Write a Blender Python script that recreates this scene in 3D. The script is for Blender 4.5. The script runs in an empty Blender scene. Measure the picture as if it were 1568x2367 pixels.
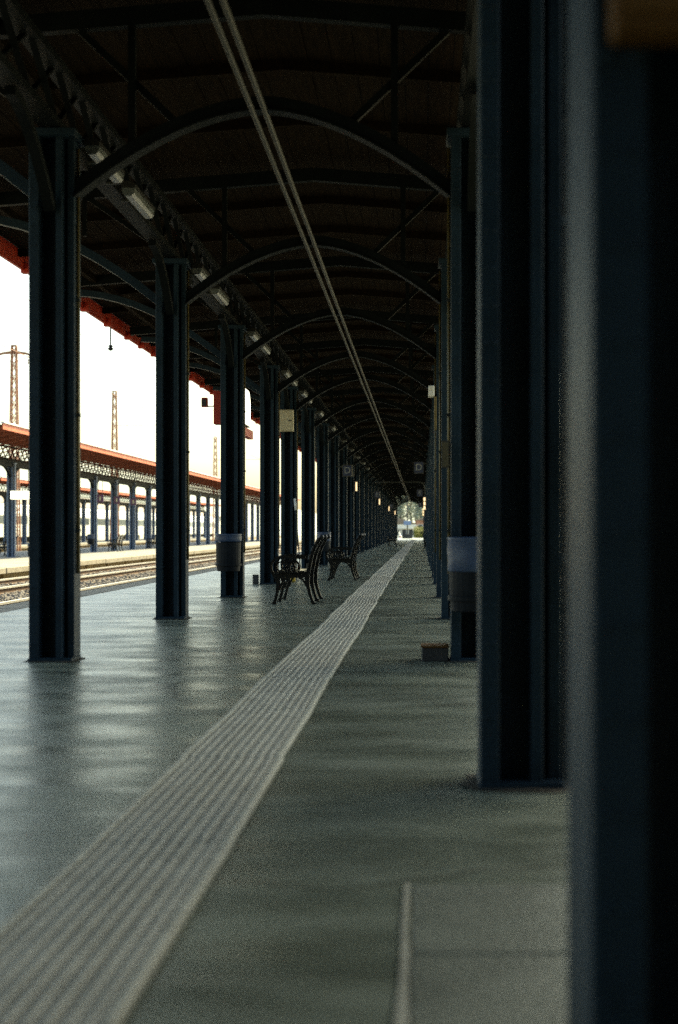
import bpy, bmesh, math, random
from mathutils import Vector, Matrix
random.seed(7)
R = math.radians
scene = bpy.context.scene
COL = scene.collection

# ------------------------------------------------------------------ camera
cam_d = bpy.data.cameras.new("camera")
cam = bpy.data.objects.new("camera", cam_d); COL.objects.link(cam)
cam.location = (0, 0, 0.9)
cam.rotation_euler = (R(90), 0, 0)
cam_d.sensor_fit = 'VERTICAL'; cam_d.sensor_height = 36.0; cam_d.sensor_width = 24.0
cam_d.lens = 50.0
cam_d.shift_x = -190.0 / 2367.0
cam_d.shift_y = 42.5 / 2367.0
cam_d.clip_start = 0.05; cam_d.clip_end = 6000
cam_d.dof.use_dof = True
cam_d.dof.focus_distance = 20.0
cam_d.dof.aperture_fstop = 2.0
scene.camera = cam

# ------------------------------------------------------------------ light
SUN_AZ, SUN_EL = 32.0, 52.0          # azimuth from +Y towards +X
world = bpy.data.worlds.new("World"); scene.world = world
world.use_nodes = True
wn = world.node_tree.nodes; wl = world.node_tree.links
bg = wn.get("Background") or wn.new("ShaderNodeBackground")
sky = wn.new("ShaderNodeTexSky"); sky.sky_type = 'NISHITA'
sky.sun_disc = False
sky.sun_elevation = R(SUN_EL); sky.sun_rotation = R(SUN_AZ)
sky.air_density = 1.0; sky.dust_density = 3.5; sky.ozone_density = 1.0
wl.new(sky.outputs[0], bg.inputs[0]); bg.inputs[1].default_value = 0.15
sun_d = bpy.data.lights.new("sun", 'SUN'); sun_d.energy = 5.0; sun_d.angle = R(0.6)
sun_d.color = (1.0, 0.88, 0.68)
sun = bpy.data.objects.new("sun", sun_d); COL.objects.link(sun)
sd = Vector((math.sin(R(SUN_AZ)) * math.cos(R(SUN_EL)), math.cos(R(SUN_AZ)) * math.cos(R(SUN_EL)), math.sin(R(SUN_EL))))
sun.rotation_euler = (-sd).to_track_quat('-Z', 'Y').to_euler()
sun.location = sd * 60
scene.view_settings.view_transform = 'Standard'
scene.view_settings.look = 'None'
scene.view_settings.exposure = 1.58
scene.view_settings.gamma = 1.0
scene.view_settings.use_white_balance = True      # warm, slightly green film balance
scene.view_settings.white_balance_temperature = 7700
scene.view_settings.white_balance_tint = -6
scene.view_settings.use_curve_mapping = False
scene.render.engine = 'CYCLES'
scene.cycles.use_denoising = False
scene.cycles.max_bounces = 6
scene.cycles.diffuse_bounces = 4
scene.cycles.glossy_bounces = 3
scene.cycles.use_guiding = True
scene.cycles.sample_clamp_indirect = 0.7
scene.cycles.use_adaptive_sampling = False
scene.cycles.caustics_reflective = False
scene.cycles.caustics_refractive = False

# ------------------------------------------------------------------ materials
MATS = {}
def mat(name, col, rough=0.6, metal=0.0, col2=None, nscale=6.0, bump=0.0, bscale=40.0, stretch=(1, 1, 1), spec=0.5, rvar=0.0, emit=None, world=False, coat=0.0):
    if name in MATS: return MATS[name]
    m = bpy.data.materials.new(name); m.use_nodes = True
    nt = m.node_tree; N = nt.nodes; L = nt.links
    b = N["Principled BSDF"]
    b.inputs["Roughness"].default_value = rough
    b.inputs["Metallic"].default_value = metal
    b.inputs["Specular IOR Level"].default_value = spec
    if coat: b.inputs["Coat Weight"].default_value = coat; b.inputs["Coat Roughness"].default_value = 0.12
    if world:
        g = N.new("ShaderNodeNewGeometry"); src = g.outputs["Position"]
    else:
        t = N.new("ShaderNodeTexCoord"); src = t.outputs["Object"]
    mp = N.new("ShaderNodeMapping"); mp.inputs["Scale"].default_value = stretch
    L.new(src, mp.inputs["Vector"])
    if not world:
        oi = N.new("ShaderNodeObjectInfo")
        ml = N.new("ShaderNodeMath"); ml.operation = 'MULTIPLY'; ml.inputs[1].default_value = 37.0
        L.new(oi.outputs["Random"], ml.inputs[0])
        cx = N.new("ShaderNodeCombineXYZ"); L.new(ml.outputs[0], cx.inputs[0]); L.new(ml.outputs[0], cx.inputs[1])
        va = N.new("ShaderNodeVectorMath"); va.operation = 'ADD'
        L.new(mp.outputs[0], va.inputs[0]); L.new(cx.outputs[0], va.inputs[1]); vec = va.outputs[0]
    else:
        vec = mp.outputs[0]
    n1 = N.new("ShaderNodeTexNoise"); n1.inputs["Scale"].default_value = nscale; n1.inputs["Detail"].default_value = 6; n1.inputs["Roughness"].default_value = 0.62
    L.new(vec, n1.inputs["Vector"])
    c2 = col2 if col2 else tuple(c * 0.62 for c in col)
    ra = N.new("ShaderNodeValToRGB")
    ra.color_ramp.elements[0].position = 0.32; ra.color_ramp.elements[0].color = (*c2, 1)
    ra.color_ramp.elements[1].position = 0.68; ra.color_ramp.elements[1].color = (*col, 1)
    L.new(n1.outputs["Fac"], ra.inputs[0]); L.new(ra.outputs[0], b.inputs["Base Color"])
    if rvar:
        mr = N.new("ShaderNodeMapRange"); mr.inputs[3].default_value = max(0.03, rough - rvar); mr.inputs[4].default_value = rough + rvar
        L.new(n1.outputs["Fac"], mr.inputs[0]); L.new(mr.outputs[0], b.inputs["Roughness"])
    if bump:
        n2 = N.new("ShaderNodeTexNoise"); n2.inputs["Scale"].default_value = bscale; n2.inputs["Detail"].default_value = 4
        L.new(vec, n2.inputs["Vector"])
        bp = N.new("ShaderNodeBump"); bp.inputs["Strength"].default_value = bump; bp.inputs["Distance"].default_value = 0.02
        L.new(n2.outputs["Fac"], bp.inputs["Height"]); L.new(bp.outputs[0], b.inputs["Normal"])
    if emit:
        b.inputs["Emission Color"].default_value = (*emit[:3], 1); b.inputs["Emission Strength"].default_value = emit[3]
    MATS[name] = m
    return m

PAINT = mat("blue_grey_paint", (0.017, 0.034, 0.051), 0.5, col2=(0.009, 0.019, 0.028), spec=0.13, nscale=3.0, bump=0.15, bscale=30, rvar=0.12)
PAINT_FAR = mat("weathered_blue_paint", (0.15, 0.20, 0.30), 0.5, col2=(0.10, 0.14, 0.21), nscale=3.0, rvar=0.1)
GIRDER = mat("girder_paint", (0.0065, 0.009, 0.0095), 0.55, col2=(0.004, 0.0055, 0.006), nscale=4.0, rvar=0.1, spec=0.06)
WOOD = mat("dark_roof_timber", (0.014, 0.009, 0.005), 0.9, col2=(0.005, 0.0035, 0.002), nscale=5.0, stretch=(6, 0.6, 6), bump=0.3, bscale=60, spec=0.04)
ROOFM = mat("roof_sheet_metal", (0.16, 0.15, 0.14), 0.6, nscale=2.0)
FASCIA = mat("red_paint_and_glow", (0.58, 0.045, 0.02), 0.5, col2=(0.42, 0.03, 0.014), nscale=4.0)  # roof-edge red is sky glow put into the colour; plain red elsewhere
FASCIA_FAR = mat("orange_edge_glow", (0.60, 0.17, 0.08), 0.6, col2=(0.46, 0.10, 0.05), nscale=2.0)  # orange glow of the bright sky painted onto the far roof boards
GALV = mat("galvanised_steel", (0.036, 0.040, 0.034), 0.6, 0.0, nscale=8.0, rvar=0.12)
BRASS = mat("yellow_metal_glint", (0.20, 0.15, 0.055), 0.4, 0.3, nscale=9.0, rvar=0.15)  # yellow colour stands in for column edge glints; also the camera unit's base
IRON = mat("black_gloss_iron", (0.006, 0.006, 0.0055), 0.28, spec=0.35, nscale=12, bump=0.1, bscale=60)
SLAT = mat("black_slat_paint", (0.008, 0.007, 0.006), 0.13, nscale=9, stretch=(1, 0.2, 1), bump=0.15, bscale=50, coat=0.2)
BINM = mat("bin_dark_metal", (0.011, 0.014, 0.018), 0.5, 0.0, spec=0.12, nscale=7, rvar=0.12)
BINBLUE = mat("bin_blue_plastic", (0.04, 0.07, 0.14), 0.4, nscale=6, bump=0.2, bscale=18)
CREAM = mat("cream_enamel", (0.58, 0.52, 0.36), 0.45, nscale=5, col2=(0.50, 0.44, 0.30))
WHITE = mat("white_enamel", (0.8, 0.8, 0.78), 0.35, nscale=5, col2=(0.68, 0.68, 0.66))
OPAL = mat("opal_diffuser", (0.15, 0.165, 0.165), 0.3, nscale=5, col2=(0.11, 0.125, 0.125))
LAMPH = mat("lamp_housing_grey", (0.03, 0.03, 0.028), 0.6, spec=0.1, nscale=6)
LITSIGN = mat("lit_opal_glass", (0.85, 0.83, 0.78), 0.3, emit=(1.0, 0.95, 0.86, 1.2))
AMBER = mat("lit_warm_display", (0.8, 0.6, 0.4), 0.3, emit=(1.0, 0.70, 0.46, 0.6))
CASEB = mat("dull_brass_casing", (0.08, 0.068, 0.035), 0.5, nscale=5)
DARK = mat("dark_casing", (0.03, 0.03, 0.032), 0.5, nscale=6)
NAVY = mat("navy_sign_face", (0.025, 0.035, 0.075), 0.4, nscale=5)
PURPLE = mat("violet_sign_face", (0.16, 0.07, 0.14), 0.5, nscale=5)
SIGNBLUE = mat("blue_road_sign", (0.22, 0.31, 0.55), 0.5)
LETTER = mat("white_letter", (0.30, 0.30, 0.29), 0.6)
YELLOW = mat("yellow_plastic", (0.62, 0.38, 0.02), 0.5)
BROWNBOX = mat("brown_wood_panel", (0.13, 0.065, 0.02), 0.7, spec=0.1, col2=(0.08, 0.038, 0.012), nscale=4, stretch=(1, 1, 0.3))
RAILSIDE = mat("rusty_rail", (0.10, 0.05, 0.025), 0.8, col2=(0.05, 0.026, 0.014), nscale=14)
RAILTOP = mat("worn_rail_head", (0.60, 0.57, 0.52), 0.4, 0.35, nscale=10)
SLEEPER = mat("concrete_sleeper", (0.26, 0.20, 0.13), 0.85, col2=(0.16, 0.12, 0.075), nscale=9)
STONE = mat("ballast_stone", (0.22, 0.20, 0.185), 0.9, col2=(0.09, 0.08, 0.075), nscale=2.0, world=True)
BALLAST = mat("ballast_bed", (0.20, 0.185, 0.17), 0.95, col2=(0.09, 0.08, 0.075), nscale=9.0, bump=1.0, bscale=22, world=True)
GROUND = mat("dry_ground", (0.24, 0.22, 0.16), 0.95, col2=(0.13, 0.14, 0.07), nscale=0.05, world=True)
COPING = mat("coping_concrete", (0.30, 0.265, 0.21), 0.85, col2=(0.19, 0.165, 0.125), nscale=5, bump=0.3, bscale=30)
WALLBLK = mat("ochre_platform_wall", (0.34, 0.24, 0.12), 0.9, col2=(0.20, 0.135, 0.065), nscale=5, bump=0.3, bscale=30)
PLAT2 = mat("worn_platform_asphalt", (0.22, 0.215, 0.20), 0.85, col2=(0.14, 0.137, 0.13), nscale=0.8, world=True)
TACT = mat("tactile_concrete", (0.335, 0.335, 0.287), 0.65, col2=(0.20, 0.202, 0.172), nscale=4.5, bump=0.25, bscale=90, rvar=0.1, world=True)
TACT_RIB = mat("worn_rib_concrete", (0.45, 0.445, 0.38), 0.6, col2=(0.30, 0.30, 0.255), nscale=6, world=True)
TACT_EDGE = mat("tactile_edge", (0.47, 0.465, 0.39), 0.6, col2=(0.31, 0.31, 0.26), nscale=11, world=True)
PATCH = mat("asphalt_patch", (0.135, 0.155, 0.13), 0.5, col2=(0.085, 0.10, 0.083), nscale=3.0, bump=0.25, bscale=60, rvar=0.12, world=True)
STRIPM = mat("pale_edging", (0.40, 0.40, 0.34), 0.5, nscale=18, world=True)
BARK = mat("tree_bark", (0.12, 0.095, 0.07), 0.9, nscale=8)
LEAF = mat("hazed_green_foliage", (0.26, 0.31, 0.26), 0.7, col2=(0.17, 0.22, 0.18), nscale=0.6, world=True)  # pale veil of distance is mixed into the leaf colour
HEDGE = mat("yellow_green_hedge", (0.26, 0.25, 0.045), 0.7, col2=(0.13, 0.15, 0.03), nscale=1.5, world=True)
HILL = mat("hazed_hill_woods", (0.34, 0.36, 0.34), 0.95, col2=(0.26, 0.29, 0.27), nscale=0.02, world=True)  # pale haze is put into the colour of the woods
DARKWALL = mat("dark_blocker_render", (0.09, 0.085, 0.075), 0.9, nscale=0.8)  # dark tone of the added building, keeps light from behind low
PLASTER = mat("pale_plaster", (0.62, 0.60, 0.56), 0.85, col2=(0.52, 0.50, 0.46), nscale=0.7)
BRICKW = mat("pink_brick_wall", (0.45, 0.26, 0.20), 0.9, col2=(0.34, 0.18, 0.13), nscale=1.4)
GLASS = mat("dark_window_glass", (0.06, 0.08, 0.09), 0.12, spec=0.6)
ROOFTILE = mat("grey_tile_roof", (0.25, 0.21, 0.18), 0.85, nscale=2)

def floor_material():
    m = bpy.data.materials.new("worn_platform_floor"); m.use_nodes = True
    nt = m.node_tree; N = nt.nodes; L = nt.links; b = N["Principled BSDF"]
    g = N.new("ShaderNodeNewGeometry")
    def noise(scale, stretch, detail=5, rough=0.6):
        mp = N.new("ShaderNodeMapping"); mp.inputs["Scale"].default_value = stretch
        L.new(g.outputs["Position"], mp.inputs[0])
        n = N.new("ShaderNodeTexNoise"); n.inputs["Scale"].default_value = scale; n.inputs["Detail"].default_value = detail; n.inputs["Roughness"].default_value = rough
        L.new(mp.outputs[0], n.inputs["Vector"]); return n.outputs["Fac"]
    def ramp(fac, stops):
        r = N.new("ShaderNodeValToRGB"); els = r.color_ramp.elements
        while len(els) < len(stops): els.new(0.5)
        for e, (p, c) in zip(els, stops): e.position = p; e.color = (*c, 1)
        L.new(fac, r.inputs[0]); return r.outputs[0]
    def mix(mode, fac, a, bb):
        x = N.new("ShaderNodeMix"); x.data_type = 'RGBA'; x.blend_type = mode
        x.inputs[0].default_value = fac; L.new(a, x.inputs[6]); L.new(bb, x.inputs[7]); return x.outputs[2]
    big = noise(0.55, (0.55, 1.0, 1), 4)
    mid = noise(2.6, (0.5, 1.1, 1), 6, 0.65)
    fine = noise(85, (1, 1, 1), 3)
    c1 = ramp(mid, [(0.30, (0.104, 0.120, 0.096)), (0.55, (0.154, 0.177, 0.144)), (0.75, (0.190, 0.215, 0.176))])
    c2 = ramp(big, [(0.30, (0.62, 0.64, 0.64)), (0.5, (0.94, 0.95, 0.94)), (0.70, (1.12, 1.11, 1.06))])
    c3 = ramp(fine, [(0.3, (0.72, 0.72, 0.72)), (0.7, (1.15, 1.15, 1.15))])
    c = mix('MULTIPLY', 1.0, c1, c2); c = mix('MULTIPLY', 0.6, c, c3)
    # hairline cracks
    v = N.new("ShaderNodeTexVoronoi"); v.feature = 'DISTANCE_TO_EDGE'; v.inputs["Scale"].default_value = 0.42
    mpv = N.new("ShaderNodeMapping"); mpv.inputs["Scale"].default_value = (0.45, 1.0, 1)
    nv = N.new("ShaderNodeTexNoise"); nv.inputs["Scale"].default_value = 1.6
    L.new(g.outputs["Position"], nv.inputs["Vector"])
    vm = N.new("ShaderNodeVectorMath"); vm.operation = 'MULTIPLY_ADD'; vm.inputs[1].default_value = (0.8, 0.8, 0)
    L.new(nv.outputs["Color"], vm.inputs[0]); L.new(g.outputs["Position"], vm.inputs[2]); L.new(vm.outputs[0], mpv.inputs[0]); L.new(mpv.outputs[0], v.inputs["Vector"])
    cr = ramp(v.outputs["Distance"], [(0.0, (0.45, 0.45, 0.45)), (0.012, (1, 1, 1))])
    c = mix('MULTIPLY', 0.75, c, cr)
    vs = N.new("ShaderNodeTexVoronoi"); vs.inputs["Scale"].default_value = 2.3
    L.new(g.outputs["Position"], vs.inputs["Vector"])
    sps = ramp(vs.outputs["Distance"], [(0.0, (0.45, 0.45, 0.45)), (0.045, (0.55, 0.55, 0.55)), (0.06, (1, 1, 1))])
    c = mix('MULTIPLY', 0.7, c, sps)
    # transverse asphalt joints, slightly wandering
    sp = N.new("ShaderNodeSeparateXYZ"); L.new(vm.outputs[0], sp.inputs[0])
    md = N.new("ShaderNodeMath"); md.operation = 'PINGPONG'; md.inputs[1].default_value = 1.55
    ad = N.new("ShaderNodeMath"); ad.operation = 'MULTIPLY_ADD'; ad.inputs[1].default_value = 0.07; 
    sy = N.new("ShaderNodeSeparateXYZ"); L.new(g.outputs["Position"], sy.inputs[0])
    L.new(sp.outputs[1], ad.inputs[0]); L.new(sy.outputs[1], ad.inputs[2]); L.new(ad.outputs[0], md.inputs[0])
    jl = ramp(md.outputs[0], [(0.0, (0.5, 0.5, 0.5)), (0.008, (0.62, 0.62, 0.62)), (0.016, (1, 1, 1))])
    c = mix('MULTIPLY', 0.8, c, jl)
    L.new(c, b.inputs["Base Color"])
    mr = N.new("ShaderNodeMapRange"); mr.inputs[1].default_value = 0.32; mr.inputs[2].default_value = 0.68
    mr.inputs[3].default_value = 0.23; mr.inputs[4].default_value = 0.46
    L.new(mid, mr.inputs[0]); L.new(mr.outputs[0], b.inputs["Roughness"])
    b.inputs["Specular IOR Level"].default_value = 0.62
    wav = noise(1.1, (0.3, 1.2, 1), 3, 0.5)
    bp = N.new("ShaderNodeBump"); bp.inputs["Strength"].default_value = 0.42; bp.inputs["Distance"].default_value = 0.05
    L.new(wav, bp.inputs["Height"])
    bp2 = N.new("ShaderNodeBump"); bp2.inputs["Strength"].default_value = 0.22; bp2.inputs["Distance"].default_value = 0.004
    L.new(fine, bp2.inputs["Height"]); L.new(bp.outputs[0], bp2.inputs["Normal"]); L.new(bp2.outputs[0], b.inputs["Normal"])
    return m
FLOOR = floor_material()

# ------------------------------------------------------------------ helpers
class MB:
    def __init__(s): s.v = []; s.f = []
    def box(s, x0, x1, y0, y1, z0, z1):
        n = len(s.v)
        s.v += [(x0, y0, z0), (x1, y0, z0), (x1, y1, z0), (x0, y1, z0), (x0, y0, z1), (x1, y0, z1), (x1, y1, z1), (x0, y1, z1)]
        s.f += [tuple(n + i for i in q) for q in ((0, 3, 2, 1), (4, 5, 6, 7), (0, 1, 5, 4), (1, 2, 6, 5), (2, 3, 7, 6), (3, 0, 4, 7))]
        return s
    def bar(s, a, b, w, h, up=(0, 0, 1)):
        a = Vector(a); b = Vector(b); d = (b - a).normalized(); u = Vector(up)
        if abs(d.dot(u)) > 0.98: u = Vector((0, 1, 0))
        x = d.cross(u).normalized(); z = x.cross(d).normalized()
        n = len(s.v)
        for p in (a, b):
            for sx, sz in ((-1, -1), (1, -1), (1, 1), (-1, 1)):
                s.v.append(tuple(p + x * (sx * w / 2) + z * (sz * h / 2)))
        s.f += [tuple(n + i for i in q) for q in ((0, 1, 2, 3), (7, 6, 5, 4), (0, 4, 5, 1), (1, 5, 6, 2), (2, 6, 7, 3), (3, 7, 4, 0))]
        return s
    def sweep(s, pts, w, h, side=(0, 1, 0)):
        """rectangular section swept along pts; w along side, h across."""
        P = [Vector(p) for p in pts]; sd_ = Vector(side); n0 = len(s.v)
        ws = w if isinstance(w, (list, tuple)) else [w] * len(P); hs = h if isinstance(h, (list, tuple)) else [h] * len(P)
        for i, p in enumerate(P):
            d = (P[min(i + 1, len(P) - 1)] - P[max(i - 1, 0)]).normalized(); nn = d.cross(sd_).normalized()
            for a, b_ in ((-1, -1), (1, -1), (1, 1), (-1, 1)):
                s.v.append(tuple(p + sd_ * (a * ws[i] / 2) + nn * (b_ * hs[i] / 2)))
        for i in range(len(P) - 1):
            for k in range(4):
                a = n0 + i * 4 + k; b_ = n0 + i * 4 + (k + 1) % 4
                s.f.append((a, b_, b_ + 4, a + 4))
        s.f.append((n0 + 3, n0 + 2, n0 + 1, n0)); e = n0 + (len(P) - 1) * 4; s.f.append((e, e + 1, e + 2, e + 3))
        return s
    def tube(s, pts, r, n=8):
        P = [Vector(p) for p in pts]; n0 = len(s.v); ref = None
        rs = r if isinstance(r, (list, tuple)) else [r] * len(P)
        for i, p in enumerate(P):
            d = (P[min(i + 1, len(P) - 1)] - P[max(i - 1, 0)]).normalized()
            if ref is None: ref = Vector((0, 0, 1)) if abs(d.z) < 0.9 else Vector((0, 1, 0))
            x = d.cross(ref).normalized(); z = x.cross(d).normalized(); ref = z
            for k in range(n):
                a = 2 * math.pi * k / n
                s.v.append(tuple(p + x * math.cos(a) * rs[i] + z * math.sin(a) * rs[i]))
        for i in range(len(P) - 1):
            for k in range(n):
                a = n0 + i * n + k; b_ = n0 + i * n + (k + 1) % n
                s.f.append((a, b_, b_ + n, a + n))
        s.f.append(tuple(n0 + k for k in reversed(range(n)))); e = n0 + (len(P) - 1) * n; s.f.append(tuple(e + k for k in range(n)))
        return s
    def lathe(s, prof, n=20, cx=0, cy=0):
        n0 = len(s.v)
        for r, z in prof:
            for k in range(n):
                a = 2 * math.pi * k / n; s.v.append((cx + r * math.cos(a), cy + r * math.sin(a), z))
        for i in range(len(prof) - 1):
            for k in range(n):
                a = n0 + i * n + k; b_ = n0 + i * n + (k + 1) % n
                s.f.append((a, b_, b_ + n, a + n))
        s.f.append(tuple(n0 + k for k in reversed(range(n)))); e = n0 + (len(prof) - 1) * n; s.f.append(tuple(e + k for k in range(n)))
        return s
    def prism(s, poly, y0, y1):
        """polygon in XZ extruded along Y"""
        n0 = len(s.v); n = len(poly)
        for y in (y0, y1):
            for x, z in poly: s.v.append((x, y, z))
        s.f.append(tuple(n0 + k for k in range(n))); s.f.append(tuple(n0 + n + k for k in reversed(range(n))))
        for k in range(n):
            a = n0 + k; b_ = n0 + (k + 1) % n; s.f.append((b_, a, a + n, b_ + n))
        return s
    def mesh(s, name, m, smooth=False, bevel=0.0):
        me = bpy.data.meshes.new(name); me.from_pydata(s.v, [], s.f); me.materials.append(m)
        bm = bmesh.new(); bm.from_mesh(me)
        bmesh.ops.recalc_face_normals(bm, faces=bm.faces)
        if bevel: bmesh.ops.bevel(bm, geom=list(bm.edges), offset=bevel, segments=1, affect='EDGES', profile=0.5)
        bm.to_mesh(me); bm.free()
        if smooth: me.polygons.foreach_set("use_smooth", [True] * len(me.polygons))
        me.update(); return me

def ob(name, me, parent=None, loc=(0, 0, 0), rz=0.0, scale=None):
    o = bpy.data.objects.new(name, me); COL.objects.link(o); o.location = loc
    if rz: o.rotation_euler = (0, 0, rz)
    if scale: o.scale = scale
    if parent: o.parent = parent
    return o
def thing(name, label, cat, loc=(0, 0, 0), rz=0.0, group=None):
    o = bpy.data.objects.new(name, None); COL.objects.link(o); o.location = loc; o.empty_display_size = 0.1
    if rz: o.rotation_euler = (0, 0, rz)
    return tag(o, label, cat, group)
def tag(o, label, cat, group=None):
    o["label"] = label; o["category"] = cat
    if group: o["group"] = group
    return o
def struct(name, me, loc=(0, 0, 0)):
    o = ob(name, me, None, loc); o["kind"] = "structure"; return o
def copy_tree(o, parent=None):
    c = o.copy(); COL.objects.link(c); c.parent = parent
    for ch in list(o.children): copy_tree(ch, c)
    return c
def bx(name, x0, x1, y0, y1, z0, z1, m, parent=None, bevel=0.0):
    return ob(name, MB().box(x0, x1, y0, y1, z0, z1).mesh(name, m, bevel=bevel), parent)
ORD = ["first", "second", "third", "fourth", "fifth", "sixth", "seventh", "eighth", "ninth", "tenth", "eleventh", "twelfth",
       "thirteenth", "fourteenth", "fifteenth", "sixteenth", "seventeenth", "eighteenth", "nineteenth", "twentieth"]
ORD += ["twenty-" + w for w in ORD[:9]] + ["thirtieth"] + ["thirty-" + w for w in ORD[:9]]

# ------------------------------------------------------------------ setting
LX, RX = -2.54, 0.35                 # column row centres
CX = (LX + RX) / 2                    # platform axis
EDGE_L, EDGE_R = -5.0, CX * 2 + 5.0
EAVE_L, EAVE_R = -4.93, CX * 2 + 4.93
EAVE_Z, RIDGE_Z = 4.20, 4.50
FRAMES = [-4.22, 0.43, 4.93, 9.73, 14.38, 19.03, 23.68, 27.20]
while FRAMES[-1] < 143: FRAMES.append(FRAMES[-1] + 4.65)
Y_END = FRAMES[-1] + 0.6
Y_BACK = -27.0

def sheet(name, x0, x1, y0, y1, z, m):
    me = bpy.data.meshes.new(name); me.from_pydata([(x0, y0, z), (x1, y0, z), (x1, y1, z), (x0, y1, z)], [], [(0, 1, 2, 3)])
    me.materials.append(m); return me
struct("ground", sheet("ground", -2500, 2500, -400, 4500, -0.66, GROUND))
platform = struct("platform", MB().box(EDGE_L + 0.42, EDGE_R - 0.42, -30, 172, -0.6, 0.0).mesh("platform", FLOOR))
# coping stones along both edges of the platform
cop = MB().box(0, 0.42, 0.004, 1.546, -0.26, 0.004).mesh("coping_stone", COPING, bevel=0.008)
for k in range(0, 100):
    ob("coping_stone", cop, platform, (EDGE_L, 4.0 + k * 1.55, -0.002 + random.uniform(-.003, .003)))
    ob("coping_stone", cop, platform, (EDGE_R - 0.42, 4.0 + k * 1.55, -0.002 + random.uniform(-.003, .003)))
wl_ = bx("edge_wall", EDGE_L + 0.10, EDGE_L + 0.42, -30, 172, -0.64, -0.262, WALLBLK, platform)
bx("edge_wall", EDGE_R - 0.42, EDGE_R - 0.10, -30, 172, -0.64, -0.262, WALLBLK, platform)
# ballast beds
for nm, x0, x1 in (("ballast", EDGE_L + 0.12, -11.4), ("ballast", -20.3, -26.2), ("ballast", EDGE_R - 0.12, EDGE_R + 9)):
    n = 40
    struct(nm, sheet(nm, min(x0, x1), max(x0, x1), -30, 400, -0.535, BALLAST))

# tactile strip: ribbed panels, one after the other
tp = MB()
PL = 1.52
tp.box(-0.205, 0.205, 0.001, PL - 0.001, -0.02, 0.006)
tpm = tp.mesh("tactile_panel", TACT, bevel=0.002)
ribm = MB().box(-0.0082, 0.0082, 0.003, PL - 0.003, 0.0045, 0.0105).mesh("rib", TACT_RIB, bevel=0.003)
edgm = MB().box(-0.013, 0.013, 0.002, PL - 0.002, 0.0045, 0.0128).mesh("edge_rib", TACT_EDGE, bevel=0.003)
rng = random.Random(3)
npan = 0
y = 1.02
while y < 166:
    dx = rng.uniform(-0.013, 0.013)
    p = ob("tactile_panel", tpm, platform, (-0.757 + dx, y, 0.002), rz=rng.uniform(-0.008, 0.008))
    if y < 45:
        for k in range(9): ob("rib", ribm, p, (-0.154 + k * 0.0385 + rng.uniform(-.002, .002), 0, rng.uniform(-.0016, .0008)))
        for s in (-1, 1): ob("edge_rib", edgm, p, (s * 0.188, 0, 0))
    y += PL
# repaired patch beside the right-hand columns with a pale raised edging
pt = MB()
pt.box(-0.02, 1.9, 1.0, 3.0, -0.02, 0.006); ob("asphalt_patch", pt.mesh("asphalt_patch", PATCH, bevel=0.004), platform)
bx("asphalt_patch", -0.02, 1.9, 3.012, 3.60, -0.02, 0.005, PATCH, platform, 0.004)
es = []
for k in range(14):
    es.append((-0.035 + rng.uniform(-.003, .003), 1.0 + k * 0.2, 0.0052))
ob("edging_strip", MB().sweep(es, [0.018 + rng.uniform(-.007, .008) for _ in es], 0.006, side=(1, 0, 0)).mesh("edging_strip", STRIPM), platform)

# added unseen building behind the camera, blocks light from that end
t = thing("light_block_building", "added light-blocking building behind the photographer, outside the picture", "building", (CX, -28.0, -0.66))
bx("wall", -40, 30, -12, 0, 0, 9.5, DARKWALL, t)
bx("roof", -40.6, 30.6, -12.5, 0.5, 9.5, 9.9, ROOFTILE, t)
for k in range(12): bx("door", -38 + k * 5.6, -35.6 + k * 5.6, 0.002, 0.05, 0.66, 3.4, DARK, t)

# ------------------------------------------------------------------ columns
CW, CD, CH = 0.29, 0.27, 3.62
def col_meshes(m, tagname):
    d = {}
    h = CW / 2
    d["left_flange"] = MB().box(-h, -h + 0.067, 0, CD, 0.025, CH).mesh("left_flange" + tagname, m, bevel=0.004)
    d["web"] = MB().box(-h + 0.065, h - 0.046, 0.15, 0.172, 0.025, CH).mesh("web" + tagname, m)
    d["rib"] = MB().box(-h + 0.178, -h + 0.220, 0.022, 0.152, 0.025, CH).mesh("rib" + tagname, m, bevel=0.003)
    d["right_flange"] = MB().box(h - 0.048, h, 0.085, CD, 0.025, CH).mesh("right_flange" + tagname, m, bevel=0.004)
    d["base_plate"] = MB().box(-h - 0.004, h + 0.004, -0.004, CD + 0.004, -0.02, 0.026).mesh("base_plate" + tagname, m, bevel=0.004)
    d["cap_plate"] = MB().box(-h - 0.03, h + 0.03, -0.03, CD + 0.03, CH - 0.02, CH + 0.03).mesh("cap_plate" + tagname, m, bevel=0.004)
    return d
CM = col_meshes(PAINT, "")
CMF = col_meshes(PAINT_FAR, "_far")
condm = MB().tube([(0, 0, 0.6), (0, 0, 1.6), (0, 0, 3.55)], 0.011, 6).mesh("glint_tube", BRASS, smooth=True)  # added tube, its yellow imitates glints along the column edges
clipm = MB().box(-0.02, 0.02, -0.014, 0.014, -0.012, 0.012).mesh("glint_tube_clip", GALV)
GROUT = mat("dirty_grout", (0.055, 0.045, 0.03), 0.9, col2=(0.03, 0.024, 0.016), nscale=14)
pads = []
for q in range(4):
    rq = random.Random(60 + q); pp = []
    for a in range(0, 360, 20):
        ca, sa = math.cos(R(a)), math.sin(R(a)); m_ = max(abs(ca), abs(sa)); e_ = 0.155 + rq.uniform(0.012, 0.055)
        pp.append((ca / m_ * e_, CD / 2 + sa / m_ * e_))
    mb = MB(); mb.v = [(x, y, 0.0035 + rq.uniform(0, .002)) for x, y in pp] + [(0, CD / 2, 0.012)]
    mb.f = [(k, (k + 1) % len(pp), len(pp)) for k in range(len(pp))]; pads.append(mb.mesh("grout_pad", GROUT))
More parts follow.
